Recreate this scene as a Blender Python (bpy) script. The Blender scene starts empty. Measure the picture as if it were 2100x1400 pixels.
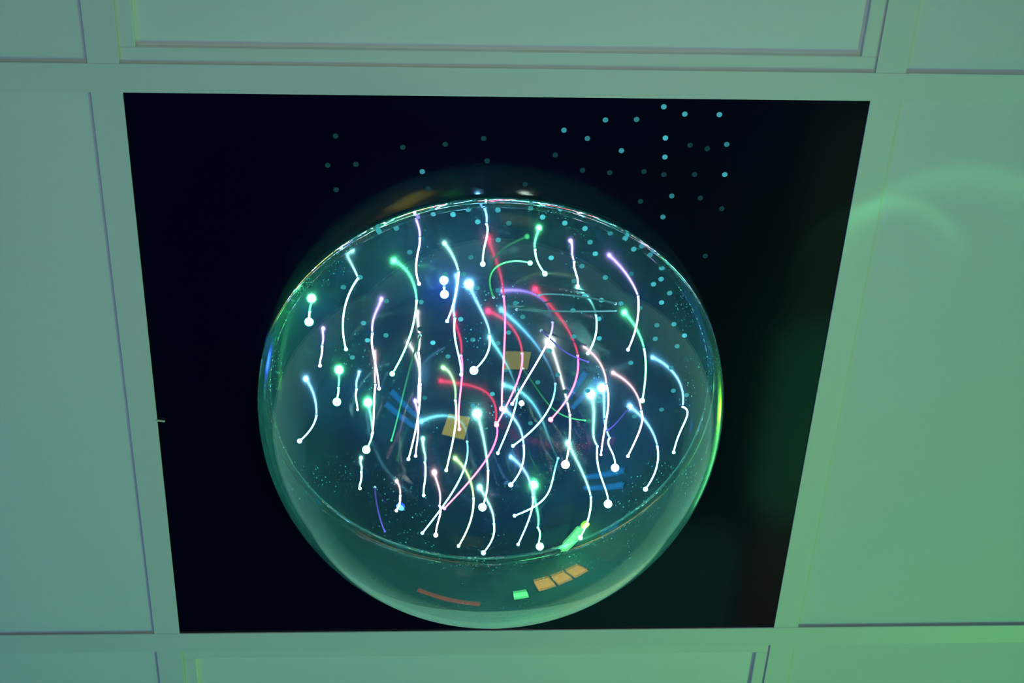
import bpy, bmesh, math, random
from mathutils import Vector, Matrix
random.seed(7)
sc = bpy.context.scene
col = sc.collection
CZ = 2.5                      # height of the ceiling grid face
PI = math.pi

# ------------------------------------------------------------------ materials
def mat(name):
    m = bpy.data.materials.new(name); m.use_nodes = True
    nt = m.node_tree; nt.nodes.clear()
    out = nt.nodes.new('ShaderNodeOutputMaterial')
    return m, nt, out
def principled(name, color, rough=.5, ior=1.5, noise=0, nscale=50, metallic=0, bump=0, bscale=200, spec=None, emit=None, estr=0):
    m, nt, out = mat(name)
    b = nt.nodes.new('ShaderNodeBsdfPrincipled')
    b.inputs['Base Color'].default_value = (*color, 1); b.inputs['Roughness'].default_value = rough
    b.inputs['IOR'].default_value = ior; b.inputs['Metallic'].default_value = metallic
    if spec is not None: b.inputs['Specular IOR Level'].default_value = spec
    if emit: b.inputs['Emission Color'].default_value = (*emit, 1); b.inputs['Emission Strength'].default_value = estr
    tc = nt.nodes.new('ShaderNodeTexCoord')
    if noise:
        n = nt.nodes.new('ShaderNodeTexNoise'); n.inputs['Scale'].default_value = nscale; n.inputs['Detail'].default_value = 6
        r = nt.nodes.new('ShaderNodeMapRange'); r.inputs['To Min'].default_value = 1-noise; r.inputs['To Max'].default_value = 1+noise
        v = nt.nodes.new('ShaderNodeVectorMath'); v.operation = 'SCALE'; v.inputs[0].default_value = color
        nt.links.new(tc.outputs['Object'], n.inputs['Vector']); nt.links.new(n.outputs['Fac'], r.inputs['Value'])
        nt.links.new(r.outputs[0], v.inputs['Scale']); nt.links.new(v.outputs[0], b.inputs['Base Color'])
    if bump:
        n2 = nt.nodes.new('ShaderNodeTexNoise'); n2.inputs['Scale'].default_value = bscale; n2.inputs['Detail'].default_value = 4
        bp = nt.nodes.new('ShaderNodeBump'); bp.inputs['Strength'].default_value = bump; bp.inputs['Distance'].default_value = .001
        nt.links.new(tc.outputs['Object'], n2.inputs['Vector']); nt.links.new(n2.outputs['Fac'], bp.inputs['Height']); nt.links.new(bp.outputs[0], b.inputs['Normal'])
    nt.links.new(b.outputs[0], out.inputs['Surface'])
    return m
def emission(name, color, strength):
    m, nt, out = mat(name)
    e = nt.nodes.new('ShaderNodeEmission'); e.inputs['Color'].default_value = (*color, 1); e.inputs['Strength'].default_value = strength
    nt.links.new(e.outputs[0], out.inputs['Surface'])
    return m

M_TILE = principled('ceiling_board', (.80, .80, .79), .75, noise=.03, nscale=300, bump=.05, bscale=900)
M_TEE = principled('white_grid_enamel', (.78, .78, .76), .45, noise=.015, nscale=80)
M_FRAME = principled('white_lamp_frame', (.80, .80, .76), .4)
M_DIFF = principled('opal_diffuser', (.86, .86, .84), .35, noise=.01, nscale=120)
M_TAB = principled('pale_plastic', (.75, .74, .6), .4)
M_WALL = principled('pale_wall_paint', (.26, .46, .43), .8, noise=.04, nscale=6)
M_FLOOR = principled('navy_carpet', (.010, .014, .06), .95, noise=.3, nscale=140, bump=.3, bscale=300)

# black glossy acrylic with a few specks of dust
def black_panel():
    m, nt, out = mat('black_gloss_acrylic')
    b = nt.nodes.new('ShaderNodeBsdfPrincipled')
    b.inputs['Roughness'].default_value = PANEL_ROUGH; b.inputs['IOR'].default_value = PANEL_IOR
    tc = nt.nodes.new('ShaderNodeTexCoord')
    v = nt.nodes.new('ShaderNodeTexVoronoi'); v.inputs['Scale'].default_value = 34; v.feature = 'F1'
    lt = nt.nodes.new('ShaderNodeMath'); lt.operation = 'LESS_THAN'; lt.inputs[1].default_value = .014
    nz = nt.nodes.new('ShaderNodeTexNoise'); nz.inputs['Scale'].default_value = 9
    g = nt.nodes.new('ShaderNodeMath'); g.operation = 'GREATER_THAN'; g.inputs[1].default_value = .6
    mu = nt.nodes.new('ShaderNodeMath'); mu.operation = 'MULTIPLY'
    mx = nt.nodes.new('ShaderNodeMix'); mx.data_type = 'RGBA'
    mx.inputs['A'].default_value = (.0008, .0009, .0150, 1); mx.inputs['B'].default_value = (.25, .22, .25, 1)
    nt.links.new(tc.outputs['Object'], v.inputs['Vector']); nt.links.new(tc.outputs['Object'], nz.inputs['Vector'])
    nt.links.new(v.outputs['Distance'], lt.inputs[0]); nt.links.new(nz.outputs['Fac'], g.inputs[0])
    nt.links.new(lt.outputs[0], mu.inputs[0]); nt.links.new(g.outputs[0], mu.inputs[1])
    nt.links.new(mu.outputs[0], mx.inputs['Factor']); nt.links.new(mx.outputs['Result'], b.inputs['Base Color'])
    b2 = nt.nodes.new('ShaderNodeBsdfPrincipled'); b2.inputs['Roughness'].default_value = .42; b2.inputs['IOR'].default_value = PANEL_IOR
    nt.links.new(mx.outputs['Result'], b2.inputs['Base Color'])
    ms = nt.nodes.new('ShaderNodeMixShader'); ms.inputs['Fac'].default_value = .02
    b3 = nt.nodes.new('ShaderNodeBsdfPrincipled'); b3.inputs['Roughness'].default_value = .15; b3.inputs['IOR'].default_value = PANEL_IOR
    nt.links.new(mx.outputs['Result'], b3.inputs['Base Color'])
    m3 = nt.nodes.new('ShaderNodeMixShader'); m3.inputs['Fac'].default_value = .26
    nt.links.new(b.outputs[0], m3.inputs[1]); nt.links.new(b3.outputs[0], m3.inputs[2])
    nt.links.new(m3.outputs[0], ms.inputs[1]); nt.links.new(b2.outputs[0], ms.inputs[2])
    nt.links.new(ms.outputs[0], out.inputs['Surface'])
    return m
PANEL_ROUGH = .085; PANEL_IOR = 1.75
M_PANEL = black_panel()
M_PANEL_EDGE = principled('black_panel_edge', (.01, .01, .015), .4)

# clear acrylic with a thin film of dust
def dome_glass():
    m, nt, out = mat('clear_dusty_acrylic')
    g = nt.nodes.new('ShaderNodeBsdfGlass'); g.inputs['IOR'].default_value = 1.49; g.inputs['Roughness'].default_value = 0
    g.inputs['Color'].default_value = (.975, 1, .99, 1)
    d1 = nt.nodes.new('ShaderNodeBsdfDiffuse'); d1.inputs['Color'].default_value = (.42, .84, .86, 1)
    d2 = nt.nodes.new('ShaderNodeBsdfTranslucent'); d2.inputs['Color'].default_value = (.20, .82, .66, 1)
    d = nt.nodes.new('ShaderNodeMixShader'); d.inputs['Fac'].default_value = .62
    nt.links.new(d1.outputs[0], d.inputs[1]); nt.links.new(d2.outputs[0], d.inputs[2])
    tc = nt.nodes.new('ShaderNodeTexCoord')
    n = nt.nodes.new('ShaderNodeTexNoise'); n.inputs['Scale'].default_value = 14; n.inputs['Detail'].default_value = 8; n.inputs['Roughness'].default_value = .65
    r = nt.nodes.new('ShaderNodeMapRange'); r.inputs['From Min'].default_value = .35; r.inputs['From Max'].default_value = .75
    r.inputs['To Min'].default_value = DUST*.6; r.inputs['To Max'].default_value = DUST*1.7
    v = nt.nodes.new('ShaderNodeTexVoronoi'); v.inputs['Scale'].default_value = 260
    lt = nt.nodes.new('ShaderNodeMath'); lt.operation = 'LESS_THAN'; lt.inputs[1].default_value = .16
    n3 = nt.nodes.new('ShaderNodeTexNoise'); n3.inputs['Scale'].default_value = 22
    gt = nt.nodes.new('ShaderNodeMapRange'); gt.inputs['From Min'].default_value = .42; gt.inputs['From Max'].default_value = .75
    mu = nt.nodes.new('ShaderNodeMath'); mu.operation = 'MULTIPLY'
    mu2 = nt.nodes.new('ShaderNodeMath'); mu2.operation = 'MULTIPLY'; mu2.inputs[1].default_value = .6
    ad = nt.nodes.new('ShaderNodeMath'); ad.operation = 'ADD'
    for x in (n, v, n3): nt.links.new(tc.outputs['Object'], x.inputs['Vector'])
    nt.links.new(n.outputs['Fac'], r.inputs['Value']); nt.links.new(v.outputs['Distance'], lt.inputs[0]); nt.links.new(n3.outputs['Fac'], gt.inputs['Value'])
    nt.links.new(lt.outputs[0], mu.inputs[0]); nt.links.new(gt.outputs[0], mu.inputs[1]); nt.links.new(mu.outputs[0], mu2.inputs[0])
    nt.links.new(r.outputs[0], ad.inputs[0]); nt.links.new(mu2.outputs[0], ad.inputs[1])
    mx = nt.nodes.new('ShaderNodeMixShader')
    nt.links.new(ad.outputs[0], mx.inputs['Fac']); nt.links.new(g.outputs[0], mx.inputs[1]); nt.links.new(d.outputs[0], mx.inputs[2])
    nt.links.new(mx.outputs[0], out.inputs['Surface'])
    return m
DUST = .028
M_DOME = dome_glass()

# ------------------------------------------------------------------ mesh helpers
def link(name, bm, m, parent=None, smooth=False, loc=(0, 0, 0)):
    me = bpy.data.meshes.new(name); bm.normal_update(); bm.to_mesh(me); bm.free()
    if m is not None:
        for x in (m if isinstance(m, (list, tuple)) else [m]): me.materials.append(x)
    if smooth:
        for p in me.polygons: p.use_smooth = True
    o = bpy.data.objects.new(name, me); o.location = loc; col.objects.link(o)
    if parent is not None: o.parent = parent
    return o
def box(bm, x0, x1, y0, y1, z0, z1, bev=0):
    t = bmesh.new()
    bmesh.ops.create_cube(t, size=1, matrix=Matrix.Translation(((x0+x1)/2, (y0+y1)/2, (z0+z1)/2)) @ Matrix.Diagonal((x1-x0, y1-y0, z1-z0, 1)))
    if bev: bmesh.ops.bevel(t, geom=t.edges[:], offset=bev, segments=2, affect='EDGES', profile=.5)
    me = bpy.data.meshes.new('t'); t.to_mesh(me); t.free(); bm.from_mesh(me); bpy.data.meshes.remove(me)
def frame(bm, x0, x1, y0, y1, w, z0, z1, bev=0):
    box(bm, x0, x1, y0, y0+w, z0, z1, bev); box(bm, x0, x1, y1-w, y1, z0, z1, bev)
    box(bm, x0, x0+w, y0+w, y1-w, z0, z1, bev); box(bm, x1-w, x1, y0+w, y1-w, z0, z1, bev)
def lathe(bm, prof, n=64, cx=0, cy=0):
    rings = []
    for r, z in prof:
        if r < 1e-6: rings.append([bm.verts.new((cx, cy, z))])
        else: rings.append([bm.verts.new((cx+r*math.cos(2*PI*k/n), cy+r*math.sin(2*PI*k/n), z)) for k in range(n)])
    for a, b in zip(rings, rings[1:]):
        for k in range(n):
            q = [a[k % len(a)], a[(k+1) % len(a)], b[(k+1) % len(b)], b[k % len(b)]]
            u = []
            for v in q:
                if v not in u: u.append(v)
            if len(u) >= 3: bm.faces.new(u)
def empty(name, loc, label=None, cat=None, group=None, kind=None):
    o = bpy.data.objects.new(name, None); o.location = loc; o.empty_display_size = .05; col.objects.link(o)
    return tag(o, label, cat, group, kind)
def tag(o, label=None, cat=None, group=None, kind=None):
    if label: o['label'] = label
    if cat: o['category'] = cat
    if group: o['group'] = group
    if kind: o['kind'] = kind
    return o

# ------------------------------------------------------------------ room shell
X0, X1, Y0, Y1 = -2.112, 2.112, -1.512, 3.312
H = CZ
def wall(name, a):
    b = bmesh.new(); box(b, *a); return tag(link(name, b, M_WALL), kind='structure')
wall('wall_left', (X0-.1, X0, Y0-.1, Y1+.1, 0, H+.15))
wall('wall_right', (X1, X1+.1, Y0-.1, Y1+.1, 0, H+.15))
wall('wall_near', (X0, X1, Y0-.1, Y0, 0, H+.15))
wall('wall_far', (X0, X1, Y1, Y1+.1, 0, H+.15))
b = bmesh.new(); box(b, X0-.1, X1+.1, Y0-.1, Y1+.1, -.1, 0); tag(link('floor', b, M_FLOOR), kind='structure')

# tees: 24 mm wide flanges on a 600 mm module, the runners (along x) unbroken, cross tees between them
T = .012
n = 1
ys = [-.9-.6, -.9, -.3, .3, .9, 1.5, 2.1, 2.7, 3.3]
xs = [-2.1, -1.5, -.9, -.3, .3, .9, 1.5, 2.1]
def tee(x0, x1, y0, y1, z0):
    global n
    b = bmesh.new(); box(b, x0, x1, y0, y1, z0, z0+.0016, .0003)
    if x1-x0 > y1-y0: box(b, x0, x1, (y0+y1)/2-.002, (y0+y1)/2+.002, z0+.0015, z0+.035)
    else: box(b, (x0+x1)/2-.002, (x0+x1)/2+.002, y0, y1, z0+.0015, z0+.035)
    tag(link('trim_%d' % n, b, M_TEE), kind='structure'); n += 1
for y in ys: tee(X0, X1, y-T, y+T, CZ)
for y0, y1 in zip(ys, ys[1:]):
    for x in xs[1:-1]: tee(x-T, x+T, y0+T-.0006, y1-T+.0006, CZ+.0004)

# ceiling boards; two modules hold square lamps, one holds the black panel
ceil = None
RES = .0032
bm_rest = bmesh.new(); near = []
for i, (xa, xb) in enumerate(zip(xs, xs[1:])):
    for j, (ya, yb) in enumerate(zip(ys, ys[1:])):
        cx, cy = (xa+xb)/2, (ya+yb)/2
        if abs(cx) < .1 and abs(cy) < .7: continue
        if abs(cx) < .7 and abs(cy) < .7: near.append((cx, cy)); continue
        box(bm_rest, xa+.004, xb-.004, ya+.004, yb-.004, CZ+RES, CZ+RES+.015)
box(bm_rest, X0, X1, Y0, Y1, CZ+.12, CZ+.14)
ceil = tag(link('ceiling', bm_rest, M_TILE), kind='structure')
for cx, cy in near:
    b = bmesh.new(); box(b, -.296, .296, -.296, .296, RES, RES+.015, .0006)
    link('ceiling_tile', b, M_TILE, ceil, loc=(cx, cy, CZ))

# square ceiling lamps, switched off
def ceiling_light(cy, label):
    t = empty('ceiling_light', (0, cy, CZ), label, 'ceiling light', 'square recessed ceiling lamps')
    b = bmesh.new(); frame(b, -.2955, .2955, -.2955, .2955, .0200, .0026, .0120, .0006)
    link('frame', b, M_FRAME, t)
    b = bmesh.new(); box(b, -.276, .276, -.276, .276, .0068, .0110)
    link('diffuser', b, M_DIFF, t)
    return t
ceiling_light(-.6, 'unlit square white ceiling lamp at the top edge, above the black panel')
ceiling_light(.6, 'unlit square white ceiling lamp at the bottom edge, below the black panel')

# ------------------------------------------------------------------ the fibre optic dome panel
root = empty('fibre_optic_dome_light', (0, 0, CZ), 'black square ceiling panel with a clear dome full of glowing fibre optic strands', 'ceiling light')
b = bmesh.new(); box(b, -.2965, .2965, -.2965, .2965, .0018, .0068)
link('black_panel', b, M_PANEL, root)
ZP = .0018   # face of the panel, relative to the tee face

# dome: thick clear shell
RO, HO, TH = .2005, .190, .0046
prof = []
N = 40
zc = ZP - .006
for k in range(N+1):
    a = k/N*PI/2; prof.append((RO*math.cos(a) if k < N else 0, zc-HO*math.sin(a)+.0))
inner = []
for k in range(N+1):
    a = k/N*PI/2; inner.append(((RO-TH)*math.cos(a) if k < N else 0, zc-(HO-TH)*math.sin(a)))
full = prof[::-1] + [(RO, ZP-.0006)] + [(RO-TH, ZP-.0006)] + inner
b = bmesh.new(); lathe(b, full, 128, .001, .003)
bmesh.ops.recalc_face_normals(b, faces=b.faces[:])
dome = link('dome', b, M_DOME, root, smooth=True)
for p in dome.data.polygons:
    if abs(p.normal.z) > .95 and p.center.z > zc+.003: p.use_smooth = False
# clear seating ring inside the rim
b = bmesh.new()
ra, rb_ = RO-TH-.0004, RO-TH-.0052
rr = [(ra, ZP-.0006), (ra, ZP-.0034), (ra-.0006, ZP-.0040), (rb_+.0006, ZP-.0040), (rb_, ZP-.0034), (rb_, ZP-.0006)]
lathe(b, rr+[rr[0]], 128, .001, .003); bmesh.ops.remove_doubles(b, verts=b.verts[:], dist=1e-7); bmesh.ops.recalc_face_normals(b, faces=b.faces[:])
tag(link('rim_ring', b, M_DOME, root), 'clear ring round the inside of the dome rim')

# fibres ---------------------------------------------------------------
FIB = [
('C',1,[-1119,-1188,-1198,-1225,-264,-1269,-1121,-485,-1199,-1000,-733]),
('G',2,[-641,-976,-651,-957,-296,-705,-920,-578,-837,-833,-831]),
('V',1,[-617,-1575,-608,-1602,-191,-686,-1559,-359,-626,-1492,-538]),
('C',1,[-298,-1254,-311,-1225,-198,-343,-1196,-392,-403,-1170,-582]),
('B',1,[-320,-794,-352,-738,-242,-273,-724,-476,-287,-747,-724]),
('V',1,[-1011,-637,-1030,-646,-226,-957,-611,-434,-946,-548,-650]),
('P',0,[-991,-96,-1007,-71,-197,-989,-45,-393,-1010,-21,-589]),
('G',3,[-1020,432,-1031,409,-134,-1045,385,-222,-1068,355,-329]),
('W',0,[-624,-439,-592,-438,-217,-635,-428,-432,-626,-413,-650]),
('W',1,[-605,-106,-600,-84,-285,-642,-30,-559,-707,48,-826]),
('V',1,[-623,307,-610,325,-133,-638,351,-258,-644,379,-387]),
('B',3,[-23,-618,-12,-595,-233,-115,-633,-429,-180,-718,-631]),
('B',2,[-83,-1713,-58,-1743,-184,-133,-1727,-349,-132,-1669,-524]),
('R',2,[82,-1018,93,-988,-425,31,-908,-837,12,-808,-1249]),
('G',2,[321,-1477,316,-1449,-134,350,-1452,-232,377,-1468,-348]),
('V',1,[649,-1360,626,-1369,-134,667,-1370,-227,649,-1348,-344]),
('T',1,[867,-832,869,-818,-171,838,-803,-333,757,-784,-484]),
('V',1,[1207,-1022,1194,-1012,-245,1138,-997,-480,1045,-982,-706]),
('G',2,[1308,-483,1306,-483,-219,1271,-456,-432,1218,-417,-641]),
('v',1,[504,-756,493,-835,-339,295,-704,-591,129,-524,-821]),
('R',2,[741,-410,738,-401,-345,608,-425,-651,435,-459,-945]),
('b',1,[565,-106,535,-131,-370,370,-170,-689,139,-212,-976]),
('R',2,[262,-430,263,-455,-301,143,-409,-570,10,-304,-818]),
('t',1,[243,6,211,-25,-284,121,-22,-555,30,-13,-827]),
('y',1,[-298,75,-279,73,-264,-330,123,-504,-389,257,-722]),
('R',1,[63,319,117,224,-415,-139,398,-639,-404,534,-890]),
('t',1,[-185,539,-155,556,-371,-362,667,-633,-585,922,-770]),
('R',1,[-258,-408,-231,-401,-285,-313,-344,-552,-294,-266,-826]),
('C',3,[12,872,3,831,-220,-18,786,-437,-68,736,-650]),
('C',1,[-558,773,-535,818,-134,-579,845,-257,-571,823,-393]),
('C',1,[-1128,878,-1116,913,-134,-1153,917,-132,-1135,899,-209]),
('G',3,[-1309,-64,-1300,-83,-134,-1318,-88,-150,-1313,-85,-226]),
('V',1,[-1436,-504,-1420,-512,-134,-1447,-509,-178,-1440,-497,-268]),
('G',3,[-1524,-855,-1533,-845,-134,-1502,-854,-112,-1519,-871,-172]),
('B',2,[-1509,240,-1511,212,-154,-1550,189,-300,-1625,169,-437]),
('B',0,[-1154,-48,-1168,-51,-134,-1140,-43,-177,-1138,-33,-267]),
('P',1,[-779,1168,-777,1167,-134,-793,1169,-137,-812,1171,-201]),
('P',2,[-420,1293,-388,1245,-145,-455,1233,-279,-461,1261,-429]),
('Y',1,[-111,1201,-112,1189,-214,-161,1199,-415,-262,1233,-601]),
('C',2,[86,1516,99,1517,-163,38,1498,-306,-30,1464,-448]),
('B',1,[431,1187,430,1139,-218,355,1157,-413,264,1219,-603]),
('G',3,[499,1568,535,1540,-152,462,1493,-284,480,1415,-423]),
('B',2,[320,580,324,578,-190,288,581,-368,178,592,-524]),
('t',1,[638,733,525,761,-368,562,583,-735,190,601,-912]),
('W',3,[713,233,693,202,-296,655,149,-586,593,76,-870]),
('P',0,[1013,-89,1032,-119,-278,940,-57,-522,898,54,-771]),
('P',1,[1345,196,1349,136,-218,1258,155,-405,1159,219,-592]),
('B',1,[1713,148,1777,16,-242,1597,-11,-445,1528,106,-678]),
('B',2,[1528,595,1525,589,-211,1464,590,-404,1347,602,-580]),
('C',3,[984,593,930,673,-266,1049,671,-508,999,601,-769]),
('B',3,[1086,499,1012,432,-192,1096,351,-367,1064,371,-564]),
('C',2,[968,1196,954,1187,-231,881,1158,-444,805,1097,-653]),
('B',3,[-415,-1104,-413,-1102,-135,-414,-1104,-70,-414,-1104,-102])]
GHOST_REFLECTIONS = [('j',2,[-3,-1008,-142,-1399,-67,135,-1463,-103,268,-1474,-200]),('m',0,[413,-670,579,-543,-70,579,-517,-110,817,-430,-120]),('l',0,[274,-269,480,5,-70,522,183,-110,834,204,-120]),('m',0,[-1008,1068,-1004,1147,-82,-969,1321,-163,-920,1424,-200]),('k',0,[197,-885,409,-903,-53,723,-956,-137,1005,-983,-160]),('k',0,[1024,-947,781,-1065,-57,428,-1096,-53,367,-1083,-80]),('m',0,[1230,169,1150,222,-57,1132,307,-53,1041,351,-80]),('l',0,[-609,-617,-703,-538,-283,-787,36,-267,-851,196,-400])]  # added strands imitating ghost reflections in the dome
BR = 2.1
CLS = {
 'l': ((.06, .55, .22), .12, 'thin ghost-reflection green'), 'm': ((.10, .08, .6), .3, 'thin ghost-reflection violet'), 'k': ((.08, .26, .3), .25, 'thin ghost-reflection teal'), 'j': ((.3, 3.0, .8), .08, 'thin ghost-reflection green'),  # colour class: (rgb radiance at the tip, share kept at the root, what to call it)
 'W': ((26, 28, 27), .5, 'white'), 'C': ((15, 48, 43), .5, 'cyan white'), 'G': ((6, 52, 20), .5, 'green'),
 'B': ((11, 33, 60), .5, 'blue white'), 'V': ((25, 18, 56), .5, 'violet'), 'R': ((24, .8, 3.0), .30, 'red'),
 'P': ((32, 19, 22), .4, 'pink'), 'Y': ((22, 46, 14), .4, 'yellow green'), 'T': ((12, 48, 46), .03, 'pale teal'),
 't': ((9, 38, 46), .016, 'pale teal'), 'b': ((8, 32, 54), .02, 'pale blue'), 'v': ((17, 12, 52), .025, 'pale violet'),
 'y': ((20, 46, 20), .3, 'pale green'),
}
def fibre_mat(c):
    rgb, share, nm = CLS[c]
    m, nt, out = mat('glowing_fibre_'+nm.replace(' ', '_'))
    e = nt.nodes.new('ShaderNodeEmission'); e.inputs['Color'].default_value = tuple(v/50 for v in rgb)+(1,)
    a = nt.nodes.new('ShaderNodeAttribute'); a.attribute_name = 'along'
    p = nt.nodes.new('ShaderNodeMath'); p.operation = 'POWER'; p.inputs[1].default_value = 2.2
    r = nt.nodes.new('ShaderNodeMapRange'); r.inputs['To Min'].default_value = 50*share*BR; r.inputs['To Max'].default_value = 50*BR
    nt.links.new(a.outputs['Fac'], p.inputs[0]); nt.links.new(p.outputs[0], r.inputs['Value']); nt.links.new(r.outputs[0], e.inputs['Strength'])
    nt.links.new(e.outputs[0], out.inputs['Surface'])
    return m
FM = {c: fibre_mat(c) for c in CLS}
TM = {(c, k): emission('glowing_tip_'+CLS[c][2].replace(' ', '_'), tuple(v/50 for v in CLS[c][0]), (55, 60, 90, 230)[k]*BR) for c in CLS for k in range(4)}
def bez(P, t):
    return P[0]*(1-t)**3 + P[1]*3*(1-t)**2*t + P[2]*3*(1-t)*t*t + P[3]*t**3
def strand(c, star, q):
    v = [x/1e4 for x in q]
    P = [Vector((v[0], v[1], 0)), Vector(v[2:5]), Vector(v[5:8]), Vector(v[8:11])]
    SEG, S = 20, 8
    b = bmesh.new(); lay = b.verts.layers.float.new('along')
    rings = []; base = P[0]
    up = Vector((1, 0, 0))
    for k in range(SEG+1):
        t = k/SEG; p = bez(P, t); d = (bez(P, min(1, t+.01))-bez(P, max(0, t-.01))).normalized()
        u = (up-d*up.dot(d)).normalized(); w = d.cross(u)
        r = .00074-.00017*t
        ring = []
        for s in range(S):
            a = 2*PI*s/S; x = b.verts.new(p-base+(u*math.cos(a)+w*math.sin(a))*r+Vector((0, 0, 0))); x[lay] = t; ring.append(x)
        rings.append(ring)
    for A, B in zip(rings, rings[1:]):
        for s in range(S): b.faces.new((A[s], A[(s+1) % S], B[(s+1) % S], B[s]))
    b.faces.new(rings[0][::-1]); b.faces.new(rings[-1])
    o = link('fibre_strand', b, FM[c], root, smooth=True, loc=(base.x, base.y, ZP-.0002))
    tag(o, '%s glowing fibre strand' % CLS[c][2])
    b = bmesh.new(); rad = (.0010, .0014, .0020, .0035)[star]
    bmesh.ops.create_uvsphere(b, u_segments=12, v_segments=8, radius=rad)
    for x in b.verts: x.co = x.co + (P[3]-base)
    link('glowing_tip', b, TM[(c, star)], o, smooth=True)
    # dark ferrule where the strand leaves the panel
    b = bmesh.new(); lathe(b, [(.0013, .0002), (.0013, -.0003), (.0011, -.0006), (0, -.0006)], 16)
    link('ferrule', b, M_FERR, o, loc=(0, 0, 0))
M_FERR = principled('clear_grommet', (.6, .7, .72), .3)
for c, star, q in FIB+GHOST_REFLECTIONS: strand(c, star, q)

# flush fibre ends, seen as small round dots in the panel
DOTS = [(-501,-541,9),(-352,-1794,8),(503,-1855,8),(365,-1776,8),(693,-1797,8),(457,-1397,8),(1644,-622,8),(-154,-1731,7),(-1053,-566,7),(-271,-784,7),(547,-1722,7),(713,-1672,7),(817,-1437,7),(1411,-959,7),(759,-1026,7),(-509,-1797,6),(1058,-1651,6),(1043,-1585,6),(1125,-1477,6),(1372,-1296,6),(1381,-1190,6),(1324,-1141,6),(902,-982,6),(895,-792,6),(913,-590,6),(22,6,6),(1301,-2528,5),(-232,-1841,5),(-952,-1684,5),(-940,-1638,5),(-1084,-742,5),(4,-1838,5),(1468,-1053,5),(1540,-739,5),(-144,134,5),(957,82,5),(1263,-2802,4),(1434,-2740,4),(1707,-2739,4),(1313,-2357,4),(1811,-2202,4),(-803,-1662,4),(-140,-1100,4),(-1103,-1198,4),(-604,-956,4),(-897,-617,4),(17,-1565,4),(765,-1546,4),(1182,-1511,4),(1258,-1425,4),(918,-1207,4),(1069,-948,4),(670,-877,4),(137,-649,4),(695,-610,4),(1395,-586,4),(1592,-509,4),(50,-537,4),(495,-456,4),(-1183,-387,4),(1206,-332,4),(1609,-30,4),(1734,18,4),(-607,-2206,3),(815,-2682,3),(496,-2588,3),(962,-2411,3),(-699,-1443,3),(-406,-1235,3),(-257,-1235,3),(-1240,-1100,3),(-163,-572,3),(263,-1858,3),(920,-1627,3),(716,-1317,3),(250,-810,3),(1234,-903,3),(1395,-728,3),(31,-1077,3),(182,-949,3),(-370,-398,3),(369,331,3),(411,-122,3),(581,-201,3),(1563,-280,3),(1525,180,3),(855,-26,3),(1289,256,3),(1349,-1802,2.6),(-891,-965,2.5),(660,-1172,2.5),(127,-253,2.5),(1059,-2689,2.2),(685,-2517,2.2),(1795,-2476,2.2),(1402,-2000,2),(-201,-1398,2),(95,-1719,2),(1128,-1242,2),(-566,48,2),(-925,246,2),(962,-379,2),(1682,-369,2),(-130,-2508,1.5),(1153,-1948,1.5),(-1085,-979,1.5),(-610,-683,1.5),(655,-20,1.5),(-559,-2051,1.2),(1644,-2435,1.2),(1157,-2223,1.1),(-1283,-2517,1),(-761,-2423,1),(-430,-2453,1),(-1349,-2256,1),(-1128,-2267,1),(-97,-2308,1),(213,-2098,1),(1504,-2465,1),(884,-2211,1),(1637,-1983,1),(1661,197,1),(1737,-1428,0.8),(-1289,-2035,0.7),(665,-2231,0.7),(1567,-2200,0.6),(440,-2366,0.5),(1320,-2197,0.4),(1823,-1884,0.4)]
dot_mats = {}
def dot_mat(bn):
    if bn not in dot_mats:
        dot_mats[bn] = emission('cyan_fibre_end_%02d' % int(bn*10), (.12, .86, 1.0), .072*bn*DOTG)
    return dot_mats[bn]
DOTG = 1.45
def dot_mesh(bm, x, y, r=.0022):
    lathe(bm, [(0, -.0004), (r*.8, -.0003), (r, 0), (r, .0004)], 14, x, y)
for x, y, bn in DOTS[:100]:
    b = bmesh.new(); dot_mesh(b, 0, 0)
    link('light_point', b, dot_mat(bn), root, loc=(x/1e4, y/1e4, ZP-.0003))
rest = DOTS[100:]
b = bmesh.new()
for x, y, bn in rest: dot_mesh(b, x/1e4, y/1e4)
tag(link('faint_light_points', b, emission('faint_fibre_end', (.12, .80, .9), .05), root, loc=(0, 0, ZP-.0003)), 'faint small cyan dots in the black panel', kind='stuff')

# sliver of plastic caught between the grid and the black panel
b = bmesh.new(); box(b, -.0040, .0040, -.0009, .0009, -.0007, .0007, .0004)
o = link('plastic_sliver', b, M_TAB, loc=(-.2853, .0285, CZ+.0003)); o.rotation_euler = (0, 0, math.radians(8))
tag(o, 'tiny pale plastic sliver poking out at the left edge of the black panel', 'plastic clip')

# ------------------------------------------------------------------ things of the room that light the ceiling and show in the reflections
def light_panel(name, loc, rot, sx, sy, rgb, strength, label, cat='light', bars=0):
    t = empty(name, loc, label, cat); t.rotation_euler = rot
    b = bmesh.new(); frame(b, -sx/2-.02, sx/2+.02, -sy/2-.02, sy/2+.02, .02, 0, .05, .003); box(b, -sx/2-.01, sx/2+.01, -sy/2-.01, sy/2+.01, 0, .02)
    link('housing', b, M_HOUSE, t)
    b = bmesh.new(); box(b, -sx/2, sx/2, -sy/2, sy/2, .02, .045)
    link('glowing_face', b, emission(name+'_glow', rgb, strength), t)
    if bars:
        b = bmesh.new()
        for k in range(1, bars): x = -sx/2+sx*k/bars; box(b, x-.02, x+.02, -sy/2, sy/2, .044, .052)
        link('divider', b, M_HOUSE, t)
    return t
M_HOUSE = principled('grey_lamp_housing', (.1, .1, .1), .5)
R = math.radians
light_panel('light_panel', (-.84, -.89, .0), (0, 0, R(8)), .50, .50, (1, .88, .05), 3.6, 'large glowing yellow square light panel lying on the floor', 'light panel')
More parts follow.
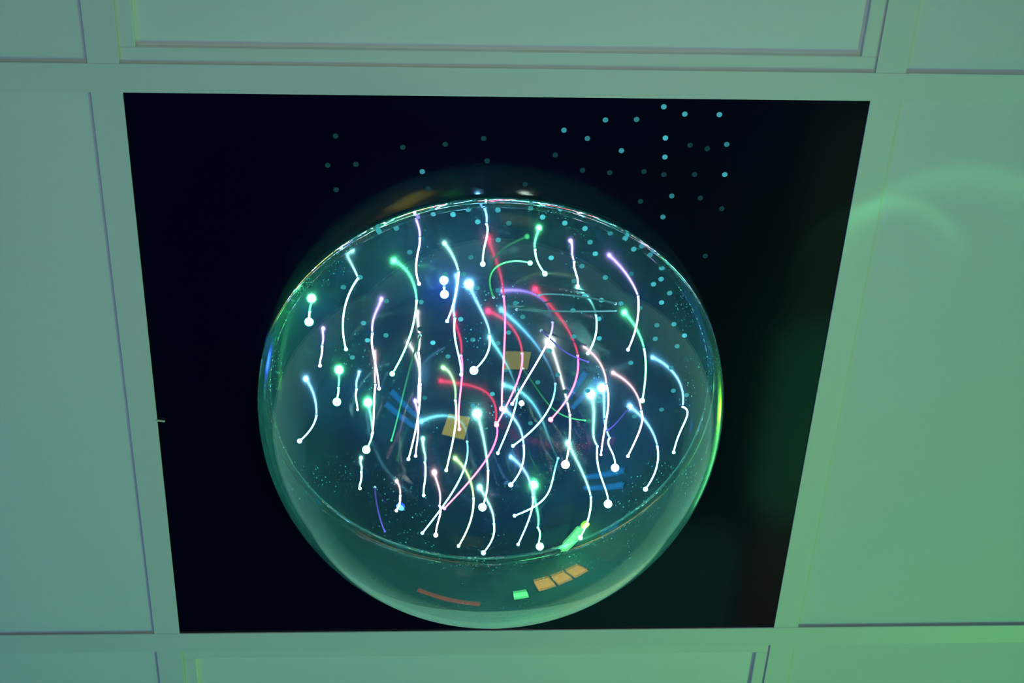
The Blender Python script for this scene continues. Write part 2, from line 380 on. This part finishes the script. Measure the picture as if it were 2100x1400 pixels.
light_panel('light_panel', (1.85, 2.5, .0), (0, 0, R(30)), .5, .9, (.15, 1, .28), 14, 'glowing green rectangular light panel lying on the floor', 'light panel')

def bubble_tube(x, y, label):
    t = empty('bubble_tube', (x, y, 0), label, 'bubble tube', 'blue bubble tubes')
    b = bmesh.new(); lathe(b, [(0, 0), (.10, 0), (.10, .10), (.095, .11), (0, .11)], 32); link('base', b, M_HOUSE, t)
    b = bmesh.new(); lathe(b, [(.05, .11), (.05, 1.25), (0, 1.25)], 24); link('glowing_column', b, M_TUBE, t, smooth=False)
    b = bmesh.new(); lathe(b, [(0, 1.252), (.055, 1.252), (.055, 1.28), (0, 1.28)], 24); link('cap', b, M_HOUSE, t)
def tube_mat():
    m, nt, out = mat('bubbling_blue_water')
    e = nt.nodes.new('ShaderNodeEmission')
    v = nt.nodes.new('ShaderNodeTexVoronoi'); v.inputs['Scale'].default_value = 60
    tc = nt.nodes.new('ShaderNodeTexCoord'); r = nt.nodes.new('ShaderNodeMapRange')
    r.inputs['From Max'].default_value = .5; r.inputs['To Min'].default_value = 11; r.inputs['To Max'].default_value = 3
    e.inputs['Color'].default_value = (.02, .34, 1, 1)
    nt.links.new(tc.outputs['Object'], v.inputs['Vector']); nt.links.new(v.outputs['Distance'], r.inputs['Value']); nt.links.new(r.outputs[0], e.inputs['Strength'])
    nt.links.new(e.outputs[0], out.inputs['Surface']); return m
M_TUBE = tube_mat()
bubble_tube(-1.75, -.70, 'tall glowing blue bubble tube by the left wall')
bubble_tube(-1.75, -.95, 'tall glowing blue bubble tube in the near left corner')
bubble_tube(1.85, .75, 'tall glowing blue bubble tube by the right wall')
bubble_tube(1.85, .48, 'tall glowing blue bubble tube nearer the camera by the right wall')

bubble_tube(1.80, -1.25, 'tall glowing blue bubble tube in the near right corner')
bubble_tube(1.55, -1.36, 'tall glowing blue bubble tube by the near wall')
W90 = R(90)
light_panel('light_panel', (.29, Y0+.001, 1.27), (-W90, 0, 0), .36, .36, (1, .85, .05), 2.4, 'small yellow square light panel on the near wall', 'light panel')
light_panel('light_panel', (1.30, Y1-.001, 1.26), (W90, 0, 0), .95, .60, (1, .55, .06), 3.2, 'wide amber light panel on the far wall', 'light panel', 3)
light_panel('light_panel', (.53, Y1-.001, 1.58), (W90, 0, 0), .22, .36, (.12, 1, .25), 7, 'small green light panel on the far wall', 'light panel')
light_panel('light_panel', (-.50, Y1-.001, 2.02), (W90, 0, 0), .90, .12, (1, .12, .04), 1.3, 'long thin red light panel high on the far wall', 'light panel')

# padded floor squares with rounded corners; emission stands in for light on them
def mat_square(cx, cy, s, rgb, label, glow=0):
    m = principled('self_lit_vinyl', rgb, .5, noise=.05, emit=rgb, estr=glow)
    b = bmesh.new(); r = .07; pts = []
    for qx, qy, a0 in ((1, 1, 0), (-1, 1, 90), (-1, -1, 180), (1, -1, 270)):
        for k in range(7):
            a = R(a0+15*k); pts.append((qx*(s/2-r)+r*math.cos(a), qy*(s/2-r)+r*math.sin(a)))
    f = b.faces.new([b.verts.new((x, y, 0)) for x, y in pts])
    e = bmesh.ops.extrude_face_region(b, geom=[f]); vs = [g for g in e['geom'] if isinstance(g, bmesh.types.BMVert)]
    bmesh.ops.translate(b, verts=vs, vec=(0, 0, .05)); bmesh.ops.recalc_face_normals(b, faces=b.faces[:])
    o = link('floor_mat', b, m, loc=(cx, cy, 0)); tag(o, label, 'floor mat', 'padded floor mats')
mat_square(1.27, 2.00, .66, (.03, .35, .16), 'green padded floor mat with added glow', .55)
mat_square(.60, 2.70, .64, (.02, .20, .17), 'teal padded floor mat with added glow', .3)
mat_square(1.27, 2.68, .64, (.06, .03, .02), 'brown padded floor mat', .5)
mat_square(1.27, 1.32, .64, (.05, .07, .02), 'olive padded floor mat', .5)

# coloured flood lamps out of view, low in the room; the pale one is added
def flood(name, loc, target, size, rgb, power, spread=180):
    l = bpy.data.lights.new(name, 'AREA'); l.shape = 'DISK'; l.size = size; l.color = rgb; l.energy = power; l.spread = R(spread)
    o = bpy.data.objects.new(name, l); o.location = loc; col.objects.link(o)
    o.rotation_euler = (Vector(target)-Vector(loc)).to_track_quat('-Z', 'Y').to_euler()
    return o
FL = [
 ('unseen_flood', (1.75, 1.7, .45), (.22, .28, CZ), .16, (.20, 1, .02), 3.3, 75),
 ('unseen_flood', (-1.7, 1.2, .45), (-.1, -.1, CZ), .16, (.03, .12, 1), 1.7, 75),
 ('unseen_flood', (.45, -1.25, .40), (.03, -.12, CZ), .10, (.74, 1, .86), .35, 36),  # added to brighten the top centre of the ceiling
]
for f in FL: flood(*f)
def spot(loc, target, half, rgb, power, band):
    # added unseen spot; its ring pattern imitates caustic arcs on the ceiling
    l = bpy.data.lights.new('caustic_arc_spot', 'SPOT'); l.color = rgb; l.energy = power; l.spot_size = R(2*half+2); l.spot_blend = 0; l.shadow_soft_size = .004
    l.use_nodes = True; nt = l.node_tree; em = nt.nodes['Emission']
    tc = nt.nodes.new('ShaderNodeTexCoord'); sp = nt.nodes.new('ShaderNodeSeparateXYZ'); nt.links.new(tc.outputs['Normal'], sp.inputs[0])
    def mth(op, a, b=None):
        n_ = nt.nodes.new('ShaderNodeMath'); n_.operation = op
        for k, v in ((0, a), (1, b)):
            if v is None: continue
            if isinstance(v, (int, float)): n_.inputs[k].default_value = v
            else: nt.links.new(v, n_.inputs[k])
        return n_.outputs[0]
    z = mth('ABSOLUTE', sp.outputs['Z']); x = mth('DIVIDE', sp.outputs['X'], z); y = mth('DIVIDE', sp.outputs['Y'], z)
    r_ = mth('SQRT', mth('ADD', mth('MULTIPLY', x, x), mth('MULTIPLY', y, y)))
    e = math.tan(R(half))
    mr = nt.nodes.new('ShaderNodeMapRange'); mr.interpolation_type = 'SMOOTHSTEP'; mr.inputs['From Min'].default_value = e*(1-band); mr.inputs['From Max'].default_value = e*.96
    nt.links.new(r_, mr.inputs['Value'])
    cut = nt.nodes.new('ShaderNodeMapRange'); cut.inputs['From Min'].default_value = e*1.03; cut.inputs['From Max'].default_value = e*.97; nt.links.new(r_, cut.inputs['Value'])
    up = nt.nodes.new('ShaderNodeMapRange'); up.interpolation_type = 'SMOOTHSTEP'; up.inputs['From Min'].default_value = e*.1; up.inputs['From Max'].default_value = -e*.95; nt.links.new(y, up.inputs['Value'])
    nt.links.new(mth('MULTIPLY', mth('MULTIPLY', mr.outputs[0], cut.outputs[0]), up.outputs[0]), em.inputs['Strength'])
    o = bpy.data.objects.new('caustic_arc_spot', l); o.location = loc; col.objects.link(o)
    o.rotation_euler = (Vector(target)-Vector(loc)).to_track_quat('-Z', 'Y').to_euler()
spot((0.473, 0.785, .35), (0.3230, -0.1154, CZ), 1.864, (.10, 1, .35), 26, .30)
spot((0.533, 0.802, .35), (0.3828, -0.0982, CZ), 2.892, (.10, 1, .35), 22, .30)
# ------------------------------------------------------------------ world, camera, output look
w = bpy.data.worlds.new('World'); sc.world = w; w.use_nodes = True
w.node_tree.nodes['Background'].inputs[0].default_value = (0, 0, 0, 1)

F_PX = 3442.79
cam = bpy.data.cameras.new('Camera'); co = bpy.data.objects.new('Camera', cam); col.objects.link(co)
cam.sensor_width = 36; cam.lens = 36*F_PX/2100; cam.clip_start = .01; cam.clip_end = 50
# rotation rows: camera right, down, forward
rv = Vector((0.6217343263492132, -0.06427681954743435, 0.0222217251995889))
Rm = Matrix.Rotation(rv.length, 3, rv.normalized())
right, down, fwd = Rm[0], Rm[1], Rm[2]
m3 = Matrix((right, -down, -fwd)).transposed()
# photo frame: x right, y away (image down) and z up
co.matrix_world = Matrix.Translation((-0.0784479, -0.8858735, CZ-1.1566202)) @ m3.to_4x4()
sc.camera = co
sc.view_settings.view_transform = 'Standard'; sc.view_settings.look = 'None'
sc.view_settings.exposure = 0; sc.view_settings.gamma = 1; sc.view_settings.use_curve_mapping = False
try:
    sc.cycles.use_denoising = True; sc.cycles.denoiser = 'OPENIMAGEDENOISE'
    sc.cycles.max_bounces = 14; sc.cycles.transmission_bounces = 12; sc.cycles.glossy_bounces = 8; sc.cycles.diffuse_bounces = 3
    sc.cycles.caustics_reflective = False; sc.cycles.caustics_refractive = False
    sc.cycles.sample_clamp_indirect = 12
except Exception: pass
